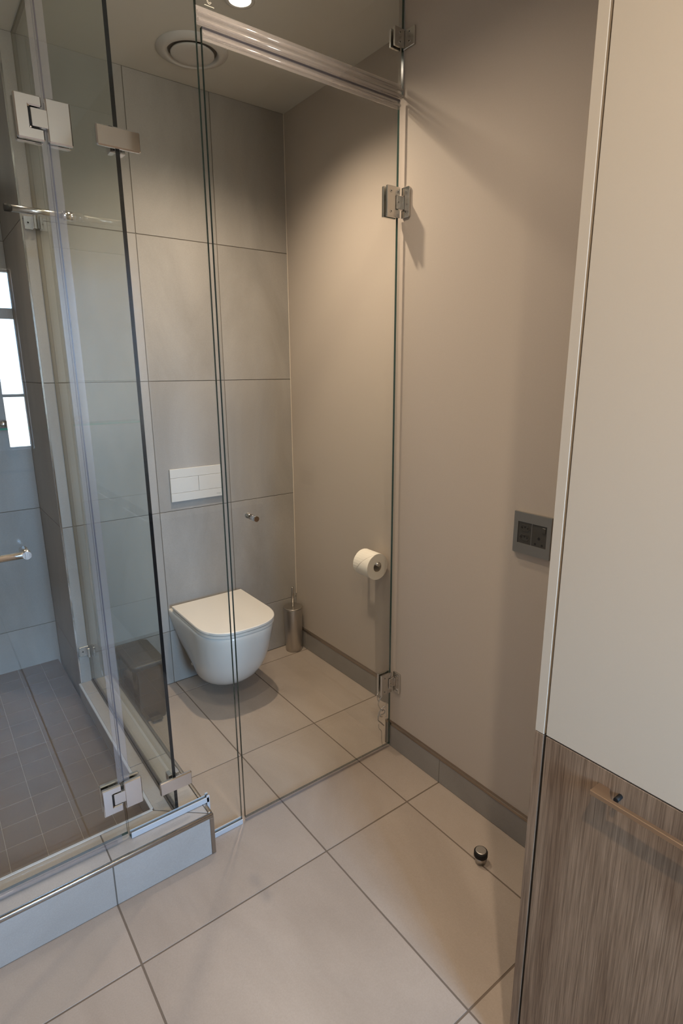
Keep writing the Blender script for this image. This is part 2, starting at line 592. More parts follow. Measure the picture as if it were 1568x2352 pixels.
# wall corner bead and pilaster trim
struct(MB().box(-0.004, -0.0002, -0.004, -0.0002, 0.30, H - 0.001, 0.001).build('trim_1', 'caulk'))
struct(MB().prism([(XR - 0.003, -0.003), (XR + 0.0038, -0.003), (XR + 0.0038, 0.0001), (XR - 0.0002, 0.0001), (XR - 0.0002, 0.0035), (XR - 0.003, 0.0035)], 'z', 0.152, H - 0.001, 0.0005).build('trim_2', 'chrome'), 'bright chrome corner trim of the tiled pilaster beside the shower recess')

# ------------------------------------------------------------------ shower floor and curb
CX, CXI, CY, CYI, CZ = -1.020, -1.172, -1.094, -0.955, 0.150
sfl = struct(MB().box(-2.06, CXI, CYI, YS, 0.0, ZS - 0.0012).build('floor_shower', 'light_grout'), 'dark brown mosaic tile floor of the shower')
g = 0.0007
xg = [CXI - 0.0005]
x = -1.258
while x > -2.06:
    xg.append(x)
    x -= 0.1025
xg.append(-2.06)
yg = [YS]
y = 0.376
while y > CYI:
    yg.append(y)
    y -= 0.1025
yg.append(CYI)
for xb, xa in zip(xg, xg[1:]):
    for yb, ya in zip(yg, yg[1:]):
        if xb - xa < 0.01 or yb - ya < 0.01:
            continue
        piece('mosaic_tile', sfl, 'shower_tile', xa + g, xb - g, ya + g, yb - g, ZS - 0.006, ZS, 0.0008)

cb = MB()
cb.box(-2.06, CX - 0.002, CY + 0.002, CYI - 0.002, 0.0005, CZ - 0.002)
cb.box(CXI + 0.002, CX - 0.002, CYI - 0.002, -0.0005, 0.0005, CZ - 0.002)
curb = struct(cb.build('shower_curb', 'wall_grout'), 'raised tiled shower curb edged with metal trim')
e = 0.012
def top_tile(pts):
    MB().prism(pts, 'z', CZ - 0.008, CZ, 0.0008).build('curb_top_tile', 'curb_tile', curb)
k = 0.0018
top_tile([(-1.3305 + k, CY + e), (CX - e - 0.003, CY + e), (CXI + 0.006, CYI - 0.009 - k), (CXI + 0.003, CYI - 0.0085), (-1.3305 + k, CYI - 0.0085)])
top_tile([(-1.9305 + k, CY + e), (-1.3305 - k, CY + e), (-1.3305 - k, CYI - 0.0085), (-1.9305 + k, CYI - 0.0085)])
top_tile([(-2.059, CY + e), (-1.9305 - k, CY + e), (-1.9305 - k, CYI - 0.0085), (-2.059, CYI - 0.0085)])
top_tile([(CX - e, CY + e + 0.003), (CX - e, -0.7108 - k), (CXI + 0.0085, -0.7108 - k), (CXI + 0.0085, CYI - 0.008)])
top_tile([(CX - e, -0.7108 + k), (CX - e, -0.1146 - k), (CXI + 0.0085, -0.1146 - k), (CXI + 0.0085, -0.7108 + k)])
top_tile([(CX - e, -0.1146 + k), (CX - e, -0.001), (CXI + 0.0085, -0.001), (CXI + 0.0085, -0.1146 + k)])
for xa, xb in ((-1.3305 + k, CX - 0.0125), (-1.9305 + k, -1.3305 - k), (-2.059, -1.9305 - k)):
    piece('curb_front_tile', curb, 'curb_tile', xa, xb, CY, CY + 0.008, 0.002, CZ - 0.0135, 0.0006)
    piece('curb_inner_tile', curb, 'curb_tile', xa, min(xb, CXI - 0.002), CYI - 0.008, CYI, ZS + 0.001, CZ - 0.0075, 0.0006)
for ya, yb in ((CY + 0.007, -0.7108 - k), (-0.7108 + k, -0.1146 - k), (-0.1146 + k, -0.001)):
    piece('curb_side_tile', curb, 'curb_tile', CX - 0.008, CX, ya, yb, 0.002, CZ - 0.0135, 0.0006)
    piece('curb_inner_tile', curb, 'curb_tile', CXI, CXI + 0.008, max(ya, CYI), yb, ZS + 0.001, CZ - 0.0075, 0.0006)
MB().box(-2.059, CX + 0.001, CY - 0.0015, CY + 0.0115, CZ - 0.013, CZ + 0.001, 0.0025, 2).build('edge_trim', 'edge_metal', curb)
MB().box(CX - 0.0115, CX + 0.0015, CY + 0.0115, -0.001, CZ - 0.013, CZ + 0.001, 0.0025, 2).build('edge_trim', 'edge_metal', curb)
MB().box(CX - 0.0120, CX + 0.0015, CY - 0.0015, CY + 0.0115, 0.001, CZ - 0.013, 0.0015).build('corner_trim', 'edge_metal', curb)
MB().box(-2.059, CXI + 0.004, CYI - 0.008, CYI + 0.0015, CZ - 0.007, CZ + 0.001, 0.001).build('edge_trim', 'alu', curb)
MB().box(CXI - 0.0015, CXI + 0.008, CYI + 0.0015, -0.001, CZ - 0.007, CZ + 0.001, 0.001).build('edge_trim', 'alu', curb)

# ------------------------------------------------------------------ glass enclosure
def pane(name, axis, poly, lo, hi, mats, parent):
    """glass sheet: the two big faces are clear glass, the rim is the green edge"""
    m = MB().prism(poly, axis, lo, hi)
    m.bm.faces.ensure_lookup_table()
    i = 'xyz'.index(axis)
    m.bm.normal_update()
    for f in m.bm.faces:
        f.material_index = 0 if abs(f.normal[i]) > 0.9 else 1
    return m.build(name, mats, parent)

def screw(p, ax, r, parent, name='screw'):
    m = MB()
    p = Vector(p)
    ax = Vector(ax)
    m.cyl(p, p + ax * 0.0012, r, r * 0.9, 14)
    m.mat(1)
    m.cyl(p + ax * 0.0010, p + ax * 0.0015, r * 0.45, r * 0.45, 6)
    return m.build(name, ['satin', 'hole'], parent)

# side panel between shower and toilet
sp = thing('glass_side_panel', 'tall clear glass screen between shower and toilet with dark front edge', 'glass panel', (XG, -0.5, 0.151))
g_ = pane('glass_sheet', 'x', [(-1.0235, 0.156), (-0.003, 0.156), (-0.003, H - 0.001), (-1.0235, H - 0.001)], XG - 0.005, XG + 0.005, ['glass_side', 'glass_edge_dark'], sp)
MB().box(XG - 0.009, XG - 0.0055, -1.02, -0.002, 0.1505, 0.156).box(XG + 0.0055, XG + 0.009, -1.02, -0.002, 0.1505, 0.156).build('floor_gasket', 'gasket', sp)
MB().box(XG - 0.007, XG + 0.007, -0.0035, -0.0002, 0.157, H - 0.001, 0.001).build('wall_silicone', 'silicone', sp)
MB().box(XG - 0.007, XG + 0.007, -1.02, -0.004, H - 0.006, H - 0.0005, 0.001).build('ceiling_silicone', 'silicone', sp)
for z0, z1 in ((2.043, 2.090), (0.279, 0.324)):
    c = MB()
    c.box(XG - 0.044, XG - 0.0055, -0.006, -0.0003, z0, z1, 0.001)
    c.box(XG - 0.016, XG - 0.0055, -0.036, -0.006, z0, z1, 0.0015)
    c.box(XG + 0.0055, XG + 0.016, -0.036, -0.0003, z0, z1, 0.0015)
    c = c.build('wall_clamp', 'satin', sp)
    screw((XG - 0.030, -0.006, (z0 + z1) / 2), (0, -1, 0), 0.0075, c)
# support rod fixed to the side panel
rod = thing('support_rod', 'round steel rod with black end cap fixed to the shower side glass', 'rod', (XG - 0.006, -0.56, 1.978))
ry, rz = -0.56, 1.981
MB().cyl((XG - 0.036, ry, rz), (-1.281, ry, rz), 0.0095).build('rod_tube', 'satin', rod)
MB().rings([((XG - 0.0055, ry, rz), 0.0125), ((XG - 0.010, ry, rz), 0.0125), ((XG - 0.011, ry, rz), 0.0115), ((XG - 0.012, ry, rz), 0.0135), ((XG - 0.030, ry, rz), 0.0135), ((XG - 0.034, ry, rz), 0.0125), ((XG - 0.036, ry, rz), 0.0100)], Vector((-1, 0, 0))).build('collar', 'chrome', rod)
MB().cyl((-1.281, ry, rz), (-1.298, ry, rz), 0.0104).build('end_cap', 'black_rubber', rod)

# fixed front panel (spans curb and floor)
fp = thing('glass_front_panel', 'fixed clear glass panel between shower door and toilet door', 'glass panel', (-1.07, YG, 0.0005))
pane('glass_sheet', 'y', [(-1.262, 0.158), (-1.0155, 0.158), (-1.0155, 0.008), (-0.893, 0.008), (-0.893, H - 0.001), (-1.262, H - 0.001)], YG - 0.005, YG + 0.005, ['glass', 'glass_edge'], fp)
MB().box(-1.258, -1.008, YG - 0.0095, YG - 0.0055, 0.1515, 0.170, 0.0006).box(-1.258, -1.008, YG + 0.0055, YG + 0.0075, 0.1515, 0.170, 0.0006).build('bottom_channel', 'alu', fp)
MB().box(-1.016, -1.006, YG - 0.0095, YG - 0.0055, 0.110, 0.176, 0.0006).box(-1.016, -1.006, YG + 0.0055, YG + 0.0095, 0.110, 0.176, 0.0006).build('end_channel', 'alu', fp)
MB().box(-1.014, -0.893, YG - 0.0095, YG - 0.0055, 0.0005, 0.018, 0.0006).box(-1.014, -0.893, YG + 0.0055, YG + 0.0095, 0.0005, 0.018, 0.0006).build('floor_channel', 'alu', fp)
for z0, z1 in ((2.033, 2.078), (0.253, 0.298)):
    c = MB().box(-1.162, -1.061, YG - 0.0165, YG - 0.0055, z0, z1, 0.0028)
    c = c.build('glass_clamp', 'chrome', fp)
    MB().box(XG - 0.018, XG - 0.0055, YG + 0.0055, YG + 0.032, z0 - 0.004, z1, 0.001).box(XG + 0.0055, XG + 0.018, YG + 0.0055, YG + 0.032, z0 - 0.004, z1, 0.001).build('clamp_jaw', 'chrome', sp)

# shower door with two glass-to-glass hinges and a bar handle
sd = thing('glass_shower_door', 'frameless clear glass shower door with chrome hinges and bar handle', 'shower door', (-1.65, YG, 0.17))
pane('glass_sheet', 'y', [(-2.045, 0.172), (-1.2665, 0.172), (-1.2665, 2.60), (-2.045, 2.60)], YG - 0.005, YG + 0.005, ['glass', 'glass_edge'], sd)
for zc in (2.058, 0.312):
    hg = MB()
    for ya, yb in ((YG - 0.0185, YG - 0.0055), (YG + 0.0055, YG + 0.0185)):
        hg.prism([(-1.327, zc - 0.044), (-1.2725, zc - 0.044), (-1.2725, zc - 0.020), (-1.299, zc - 0.020), (-1.299, zc + 0.022), (-1.2725, zc + 0.022), (-1.2725, zc + 0.044), (-1.327, zc + 0.044)], 'y', ya, yb, 0.0028)
    hg = hg.build('hinge', 'chrome', sd)
    t_ = MB()
    for ya, yb in ((YG - 0.0185, YG - 0.0055), (YG + 0.0055, YG + 0.0185)):
        t_.box(-1.2655, -1.2145, ya, yb, zc - 0.044, zc + 0.044, 0.0028)
    t_.build('hinge_plate', 'chrome', hg)
    MB().box(-1.2955, -1.263, YG - 0.0175, YG - 0.0065, zc - 0.017, zc + 0.019, 0.0008).box(-1.2955, -1.263, YG + 0.0065, YG + 0.0175, zc - 0.017, zc + 0.019, 0.0008).build('hinge_tongue', 'chrome', hg)
    MB().box(-1.2985, -1.2965, YG - 0.012, YG - 0.0060, zc - 0.019, zc + 0.021).build('hinge_gap', 'hole', hg)
sl = MB().box(-1.2795, -1.2645, YG - 0.0085, YG - 0.0060, 0.357, 2.6).box(-1.2615, -1.2455, YG - 0.0085, YG - 0.0060, 0.357, 2.6)
sl = sl.build('edge_seal', 'seal', sd)
MB().box(-1.2645, -1.2615, YG - 0.0080, YG - 0.0065, 0.357, 2.6).build('seal_line', 'seal_line', sl)
bs = MB().box(-2.045, -1.285, YG - 0.0085, YG - 0.0060, 0.156, 0.182)
bs.cyl((-2.045, YG - 0.010, 0.166), (-1.30, YG - 0.010, 0.166), 0.0045, seg=12)
bs.build('bottom_seal', 'seal', sd)
hb = MB()
hz, hy = 1.100, YG - 0.052
hb.cyl((-1.4215, hy, hz), (-1.90, hy, hz), 0.0085)
hb = hb.build('bar_handle', 'bright_chrome', sd)
MB().cyl((-1.430, YG - 0.0055, hz), (-1.430, hy - 0.010, hz), 0.0098).build('handle_post', 'satin', hb)
MB().cyl((-1.89, YG - 0.0055, hz), (-1.89, hy - 0.010, hz), 0.0098).build('handle_post', 'satin', hb)

# toilet door
td = thing('glass_toilet_door', 'clear glass toilet door with small chrome knob and wall hinges', 'glass door', (-0.545, YG, 0.003))
pane('glass_sheet', 'y', [(-0.8795, 0.014), (-0.2130, 0.014), (-0.2130, 2.352), (-0.8795, 2.352)], YG - 0.005, YG + 0.005, ['glass', 'glass_edge'], td)
for z0, z1 in ((2.008, 2.100), (0.258, 0.346)):
    zc = (z0 + z1) / 2
    hg = MB()
    for ya, yb in ((YG - 0.014, YG - 0.0055), (YG + 0.0055, YG + 0.014)):
        hg.prism([(-0.268, z0), (-0.2125, z0), (-0.2125, zc - 0.022), (-0.232, zc - 0.022), (-0.232, zc + 0.022), (-0.2125, zc + 0.022), (-0.2125, z1), (-0.268, z1)], 'y', ya, yb, 0.0012)
    hg = hg.build('hinge', 'satin', td)
    MB().box(-0.2305, -0.2045, YG - 0.0165, YG - 0.0060, zc - 0.020, zc + 0.020, 0.0008).build('hinge_knuckle', 'satin', hg)
    wp = MB().prism([(YG - 0.047, z0 + 0.004), (YG - 0.043, z0), (YG - 0.010, z0), (YG - 0.010, zc - 0.022), (YG - 0.024, zc - 0.022), (YG - 0.024, zc + 0.022), (YG - 0.010, zc + 0.022), (YG - 0.010, z1), (YG - 0.043, z1), (YG - 0.047, z1 - 0.004)], 'x', XO - 0.0075, XO - 0.0003, 0.0008)
    wp.build('wall_plate', 'satin', hg)
    MB().box(XO - 0.0085, XO - 0.0003, YG - 0.0225, YG - 0.0060, zc - 0.020, zc + 0.020, 0.0008).build('hinge_tongue', 'satin', hg)
    for zz in (zc + 0.030, zc - 0.030):
        screw((-0.252, YG - 0.014, zz), (0, -1, 0), 0.0052, hg)
        screw((XO - 0.0075, YG - 0.033, zz), (-1, 0, 0), 0.0048, hg)
    screw((-0.2225, YG - 0.0165, zc), (0, -1, 0), 0.0042, hg)
    screw((-0.2225, YG - 0.014, zc + 0.031), (0, -1, 0), 0.0042, hg)
    screw((XO - 0.0085, YG - 0.0145, zc), (-1, 0, 0), 0.0042, hg)
kb = MB()
kx, kz = -0.800, 1.080
kp = [(0.0055, 0.0085), (0.0090, 0.0085), (0.0095, 0.0065), (0.0105, 0.0065), (0.0110, 0.0088), (0.0150, 0.0088), (0.0155, 0.0068), (0.0165, 0.0068), (0.0170, 0.0092), (0.0300, 0.0092), (0.0310, 0.0085)]
kb.rings([((kx, YG - d, kz), r) for d, r in kp], Vector((0, -1, 0)), 28)
kb.rings([((kx, YG + d, kz), r) for d, r in kp], Vector((0, 1, 0)), 28)
kb.build('door_knob', 'chrome', td)
ts = MB()
ts.box(-0.8795, -0.2130, YG - 0.0085, YG - 0.0058, 2.322, 2.345)
ts.box(-0.8930, -0.2080, YG - 0.0085, YG - 0.0058, 2.3515, 2.392)
ts.cyl((-0.892, YG - 0.0115, 2.359), (-0.209, YG - 0.0115, 2.359), 0.0060, seg=14)
ts.cyl((-0.892, YG - 0.0105, 2.378), (-0.209, YG - 0.0105, 2.378), 0.0042, seg=14)
ts.cyl((-0.879, YG - 0.0095, 2.334), (-0.214, YG - 0.0095, 2.334), 0.0035, seg=12)
ts = ts.build('top_seal', 'door_seal', td)
MB().box(-0.8795, -0.2130, YG - 0.0080, YG - 0.0058, 2.345, 2.3512).build('seal_line', 'seal_line', ts)
MB().box(-0.8795, -0.2160, YG - 0.0070, YG + 0.0070, 0.0025, 0.0140, 0.001).build('bottom_seal', 'seal', td)

# transom above the toilet door
tp = thing('glass_transom', 'clear glass transom above the toilet door reaching the ceiling', 'glass panel', (-0.545, YG, 2.36))
pane('glass_sheet', 'y', [(-0.8915, 2.366), (-0.2005, 2.366), (-0.2005, H - 0.001), (-0.8915, H - 0.001)], YG - 0.005, YG + 0.005, ['glass', 'glass_edge'], tp)
br = MB()
for ya, yb in ((YG - 0.013, YG - 0.0055), (YG + 0.0055, YG + 0.013)):
    br.box(-0.245, -0.2045, ya, yb, 2.490, 2.541, 0.0012)
br.box(XO - 0.0080, XO - 0.0003, YG - 0.055, YG - 0.0060, 2.488, 2.539, 0.0012)
br = br.build('wall_bracket', 'satin', tp)
for zz in (2.503, 2.528):
    screw((-0.224, YG - 0.013, zz), (0, -1, 0), 0.0045, br)
    screw((XO - 0.0080, YG - 0.034, zz), (-1, 0, 0), 0.0045, br)
MB().box(XO - 0.0040, XO - 0.0004, YG - 0.0050, YG + 0.0050, 2.366, H - 0.001).build('wall_silicone', 'alu', tp)
em = MB()
cxm, czm, ym = -0.8555, 2.413, YG - 0.0053
for i in range(9):
    a0 = 0.5 + i * 0.62
    a1 = a0 + 0.50
    for rr, w in ((0.0052, 0.0012), (0.0030, 0.0010)):
        p = [(cxm + r * math.cos(a), czm + 1.25 * r * math.sin(a)) for r, a in ((rr, a0), (rr + w, a0), (rr + w, a1), (rr, a1))]
        em.prism(p, 'y', ym - 0.0002, ym)
em.box(-0.8685, -0.8425, ym - 0.0002, ym, 2.4005, 2.4020)
em.build('etched_mark', 'etch', tp)

# ------------------------------------------------------------------ toilet
TX = -0.552
def dshape(w, f, b, n=28, pw=2.6, ys=0.40):
    """D outline seen from above: straight sides, rounded front; w half width, f front y, b back y"""
    pts = []
    ym = b + (f - b) * (1 - ys) if True else 0
    for i in range(n + 1):
        t = -math.pi / 2 + math.pi * i / n
        s, c = math.sin(t), math.cos(t)
        px = w * math.copysign(abs(s) ** (2 / pw), s)
        py = ym + (f - ym) * abs(c) ** (2 / pw)
        pts.append((px, py))
    return [(-w, b)] + pts + [(w, b)]

def loft(m, secs, cap0=True, cap1=True):
    t = bmesh.new()
    rows = []
    for z, pts in secs:
        rows.append([t.verts.new((TX + px, py, z)) for px, py in pts])
    n = len(rows[0])
    for a, b in zip(rows, rows[1:]):
        for i in range(n):
            t.faces.new((a[i], a[(i + 1) % n], b[(i + 1) % n], b[i]))
    if cap0:
        t.faces.new(list(reversed(rows[0])))
    if cap1:
        t.faces.new(rows[-1])
    bmesh.ops.recalc_face_normals(t, faces=t.faces[:])
    for f in t.faces:
        f.smooth = True
    sharp = [e_ for e_ in t.edges if len(e_.link_faces) == 2 and e_.calc_face_angle(0) > 0.75]
    bmesh.ops.split_edges(t, edges=sharp)
    for f in t.faces:
        f.material_index = m.mi
    me = bpy.data.meshes.new('tmp')
    t.to_mesh(me)
    t.free()
    m.bm.from_mesh(me)
    bpy.data.meshes.remove(me)

wc = thing('wall_hung_toilet', 'white wall-hung toilet with closed flat lid', 'toilet', (TX, -0.25, 0.07))
prof = [(0.066, 0.045, -0.165), (0.067, 0.075, -0.235), (0.072, 0.095, -0.285), (0.085, 0.116, -0.325), (0.105, 0.133, -0.360), (0.135, 0.149, -0.395), (0.175, 0.162, -0.425), (0.22, 0.171, -0.448), (0.27, 0.177, -0.466), (0.32, 0.181, -0.480), (0.365, 0.184, -0.489), (0.385, 0.185, -0.4915), (0.394, 0.184, -0.490), (0.398, 0.181, -0.486), (0.399, 0.176, -0.480)]
m = MB()
secs = []
for z, w, f in prof:
    t = min(1, max(0, (z - 0.066) / 0.30))
    pw = 2.1 + 0.5 * t
    pts = dshape(w, f, -0.0006, 30, pw, 0.45)
    # the back of the bowl narrows towards the wall low down
    q = []
    for px, py in pts:
        k2 = min(1.0, max(0.0, (py + 0.20) / 0.20))
        q.append((px * (1 - 0.35 * (1 - t) * k2), py))
    secs.append((z, q))
loft(m, secs)
m.build('bowl', 'ceramic', wc)
m = MB()
loft(m, [(0.4005, dshape(0.180, -0.487, -0.055, 30)), (0.4015, dshape(0.1825, -0.490, -0.053, 30)), (0.4125, dshape(0.1825, -0.490, -0.053, 30)), (0.4135, dshape(0.181, -0.488, -0.055, 30))])
m.build('seat', 'seat_plastic', wc)
m = MB()
loft(m, [(0.4165, dshape(0.181, -0.489, -0.050, 30)), (0.4180, dshape(0.1840, -0.493, -0.048, 30)), (0.4270, dshape(0.1840, -0.493, -0.048, 30)), (0.4290, dshape(0.1825, -0.491, -0.0495, 30)), (0.4296, dshape(0.1780, -0.486, -0.054, 30))])
m.build('lid', 'seat_plastic', wc)
m = MB()
for s in (-1, 1):
    m.cyl((TX + s * 0.075, -0.040, 0.398), (TX + s * 0.075, -0.040, 0.4165), 0.012)
m.box(TX - 0.12, TX + 0.12, -0.085, -0.055, 0.4130, 0.4168)
m.build('lid_hinge', 'seat_plastic', wc)
MB().cyl((TX - 0.118, -0.105, 0.130), (TX - 0.1275, -0.107, 0.130), 0.008, 0.0075).build('fixing_cap', 'seat_plastic', wc)

# flush plate
fl = thing('flush_plate', 'white rectangular dual flush plate on the tiles above the toilet', 'flush plate', (-0.551, -0.006, 0.925))
MB().box(-0.676, -0.426, -0.008, -0.0004, 0.929, 1.076).build('backing', 'logo_ink', fl)
px0, px1 = -0.680, -0.422
MB().box(px0, px1, -0.0125, -0.0030, 1.0386, 1.080, 0.0008).build('top_bar', 'plate_white', fl)
bbar = MB().box(px0, px1, -0.0125, -0.0030, 0.9255, 0.9652, 0.0008).build('bottom_bar', 'plate_white', fl)
MB().box(px0, -0.5425, -0.0125, -0.0030, 0.9663, 1.0375, 0.0008).build('flush_button', 'plate_white', fl)
MB().box(-0.5412, px1, -0.0125, -0.0030, 0.9663, 1.0375, 0.0008).build('flush_button', 'plate_white', fl)

def text_mesh(name, body, size, loc, rot, mname, parent, depth=0.0001, align='LEFT'):
    cu = bpy.data.curves.new(name, 'FONT')
    cu.body = body
    cu.size = size
    cu.extrude = depth
    cu.align_x = align
    tmp = bpy.data.objects.new(name, cu)
    COL.objects.link(tmp)
    bpy.context.view_layer.update()
    me = bpy.data.meshes.new_from_object(tmp.evaluated_get(bpy.context.evaluated_depsgraph_get()))
    bpy.data.objects.remove(tmp, do_unlink=True)
    me.materials.clear()
    me.materials.append(M[mname])
    o = bpy.data.objects.new(name, me)
    COL.objects.link(o)
    o.parent = parent
    o.location = Vector(loc) - BASE[parent]
    o.rotation_euler = rot
    return o
text_mesh('lettering', 'viega', 0.0115, (-0.4545, -0.01262, 0.9375), (math.pi / 2, 0, 0), 'logo_ink', bbar)

# toilet brush
tb = thing('toilet_brush', 'brushed steel toilet brush holder standing in the corner by the skirting', 'toilet brush', (-0.068, -0.068, 0.0005))
bx, by = -0.068, -0.068
MB().rings([((bx, by, 0.0005), 0.0440), ((bx, by, 0.004), 0.0455), ((bx, by, 0.248), 0.0520), ((bx, by, 0.250), 0.0515)], Vector((0, 0, 1)), 40).build('holder', 'steel', tb)
MB().rings([((bx, by, 0.2505), 0.0500), ((bx, by, 0.252), 0.0525), ((bx, by, 0.2565), 0.0530), ((bx, by, 0.258), 0.0515)], Vector((0, 0, 1)), 40).build('lid', 'steel', tb)
MB().rings([((bx, by, 0.258), 0.0072), ((bx, by, 0.370), 0.0072), ((bx, by, 0.373), 0.0055)], Vector((0, 0, 1)), 20).build('handle', 'steel', tb)

# pedal bin
pbn = thing('pedal_bin', 'slim dark steel pedal bin beside the toilet behind the glass', 'bin', (-0.925, -0.13, 0.0005))
def rbox(m, x0, x1, y0, y1, z0, z1, r, n=10):
    pts = []
    for cx_, cy_, a0 in ((x1 - r, y1 - r, 0), (x0 + r, y1 - r, 90), (x0 + r, y0 + r, 180), (x1 - r, y0 + r, 270)):
        for i in range(n + 1):
            a = math.radians(a0 + 90 * i / n)
            pts.append((cx_ + r * math.cos(a), cy_ + r * math.sin(a)))
    m.prism(pts, 'z', z0, z1)
    return m
b_ = MB()
rbox(b_, -0.998, -0.864, -0.252, -0.014, 0.012, 0.262, 0.022)
b_.build('body', 'bin_steel', pbn)
b_ = MB()
rbox(b_, -0.996, -0.866, -0.250, -0.016, 0.0005, 0.012, 0.020)
b_.build('base', 'dark_plastic', pbn)
b_ = MB()
rbox(b_, -1.006, -0.856, -0.262, -0.006, 0.263, 0.284, 0.026)
b_.bm.edges.ensure_lookup_table()
topv = [e_ for e_ in b_.bm.edges if all(v.co.z > 0.283 for v in e_.verts)]
bmesh.ops.bevel(b_.bm, geom=topv, offset=0.007, segments=3, affect='EDGES', profile=0.5)
for f in b_.bm.faces:
    f.smooth = True
b_.build('lid', 'bin_lid', pbn)
MB().box(-0.945, -0.897, -0.286, -0.251, 0.012, 0.017, 0.0015).build('pedal', 'dark_plastic', pbn)

# toilet roll and its holder
rh = thing('toilet_roll_holder', 'steel toilet roll holder fixed to the taupe wall', 'roll holder', (0.0, -0.63, 0.70))
RXc, RZc = -0.068, 0.700
MB().cyl((-0.0004, -0.640, RZc), (-0.010, -0.640, RZc), 0.021).build('wall_rosette', 'satin', rh)
MB().cyl((-0.010, -0.640, RZc), (RXc - 0.006, -0.640, RZc), 0.0075).build('arm', 'satin', rh)
MB().cyl((RXc, -0.632, RZc), (RXc, -0.790, RZc), 0.0085).build('roll_bar', 'satin', rh)
tr = thing('toilet_roll', 'white toilet paper roll hanging on the steel holder', 'toilet roll', (RXc, -0.735, 0.63))
rc = Vector((RXc, 0, 0.6865))
def ring(m, r0, r1, ya, yb, seg=40):
    t = bmesh.new()
    st = [(r1, ya), (r1, yb), (r0, yb), (r0, ya)]
    rows = [[t.verts.new((rc.x + r * math.cos(2 * math.pi * i / seg), yy, rc.z + r * math.sin(2 * math.pi * i / seg))) for i in range(seg)] for r, yy in st]
    rows.append(rows[0])
    for a, b in zip(rows, rows[1:]):
        for i in range(seg):
            t.faces.new((a[i], a[(i + 1) % seg], b[(i + 1) % seg], b[i]))
    bmesh.ops.recalc_face_normals(t, faces=t.faces[:])
    for f in t.faces:
        f.smooth = True
    bmesh.ops.split_edges(t, edges=[e_ for e_ in t.edges if e_.calc_face_angle(0) > 0.8])
    for f in t.faces:
        f.material_index = m.mi
    me = bpy.data.meshes.new('tmp')
    t.to_mesh(me)
    t.free()
    m.bm.from_mesh(me)
    bpy.data.meshes.remove(me)
    return m
ring(MB(), 0.0222, 0.0585, -0.780, -0.682).build('paper', 'paper', tr)
ring(MB(), 0.0214, 0.0222, -0.7795, -0.6825).build('cardboard_core', 'card', tr)
# loose end: thin sheet with a slanted edge lying on the roll
m = MB()
t = bmesh.new()
rows = []
for i in range(13):
    a = math.radians(60 + i * 12)
    cut = max(0.0, (i - 5) / 7.0)
    r = 0.0589
    y0_, y1_ = -0.7795 + 0.085 * max(0, (i - 4) / 8.0), -0.6825
    rows.append([t.verts.new((rc.x + rr * math.cos(a), yy, rc.z + rr * math.sin(a))) for yy in (y0_, y1_) for rr in (r, r + 0.0007)])
for a, b in zip(rows, rows[1:]):
    for i, j in ((0, 1), (1, 3), (3, 2), (2, 0)):
        t.faces.new((a[i], a[j], b[j], b[i]))
bmesh.ops.recalc_face_normals(t, faces=t.faces[:])
m._merge(t, False)
m.build('loose_sheet', 'paper', tr)

# thin shiny curls trailing under the lower hinge of the toilet door
cw = thing('curled_wire', 'thin shiny curled wire dangling below the lower toilet door hinge', 'wire', (-0.235, YG + 0.016, 0.03))
yc = YG + 0.015
def smooth_path(p, n=8):
    out = []
    for i in range(len(p) - 1):
        p0, p1, p2, p3 = p[max(i - 1, 0)], p[i], p[i + 1], p[min(i + 2, len(p) - 1)]
        for k_ in range(n):
            t_ = k_ / n
            out.append(tuple(0.5 * (2 * b + (c - a) * t_ + (2 * a - 5 * b + 4 * c - d) * t_ * t_ + (3 * b - a - 3 * c + d) * t_ ** 3) for a, b, c, d in zip(p0, p1, p2, p3)))
    out.append(tuple(p[-1]))
    return out
W1 = [(-0.262, 0.254), (-0.264, 0.238), (-0.259, 0.220), (-0.247, 0.232), (-0.228, 0.238), (-0.215, 0.240)]
W2 = [(-0.257, 0.214), (-0.249, 0.220), (-0.240, 0.214), (-0.226, 0.204), (-0.216, 0.199), (-0.215, 0.170), (-0.217, 0.138), (-0.221, 0.132)]
W3 = [(-0.255, 0.216), (-0.257, 0.202), (-0.250, 0.180), (-0.243, 0.174)]
W4 = [(-0.222, 0.182), (-0.242, 0.172), (-0.258, 0.154), (-0.262, 0.143), (-0.257, 0.128), (-0.241, 0.110), (-0.230, 0.096)]
W5 = [(-0.240, 0.166), (-0.228, 0.166), (-0.224, 0.156), (-0.236, 0.152), (-0.246, 0.150), (-0.246, 0.142), (-0.238, 0.140)]
W6 = [(-0.256, 0.112), (-0.252, 0.090), (-0.242, 0.074), (-0.242, 0.052), (-0.238, 0.028), (-0.232, 0.004)]
for w_, r_ in ((W1, 0.0023), (W2, 0.0021), (W3, 0.0021), (W4, 0.0027), (W5, 0.0024), (W6, 0.0016)):
    MB().tube(smooth_path([(a, yc + 0.003 * math.sin(i * 1.7), b) for i, (a, b) in enumerate(w_)]), r_, 8).build('wire_curl', 'chrome', cw)

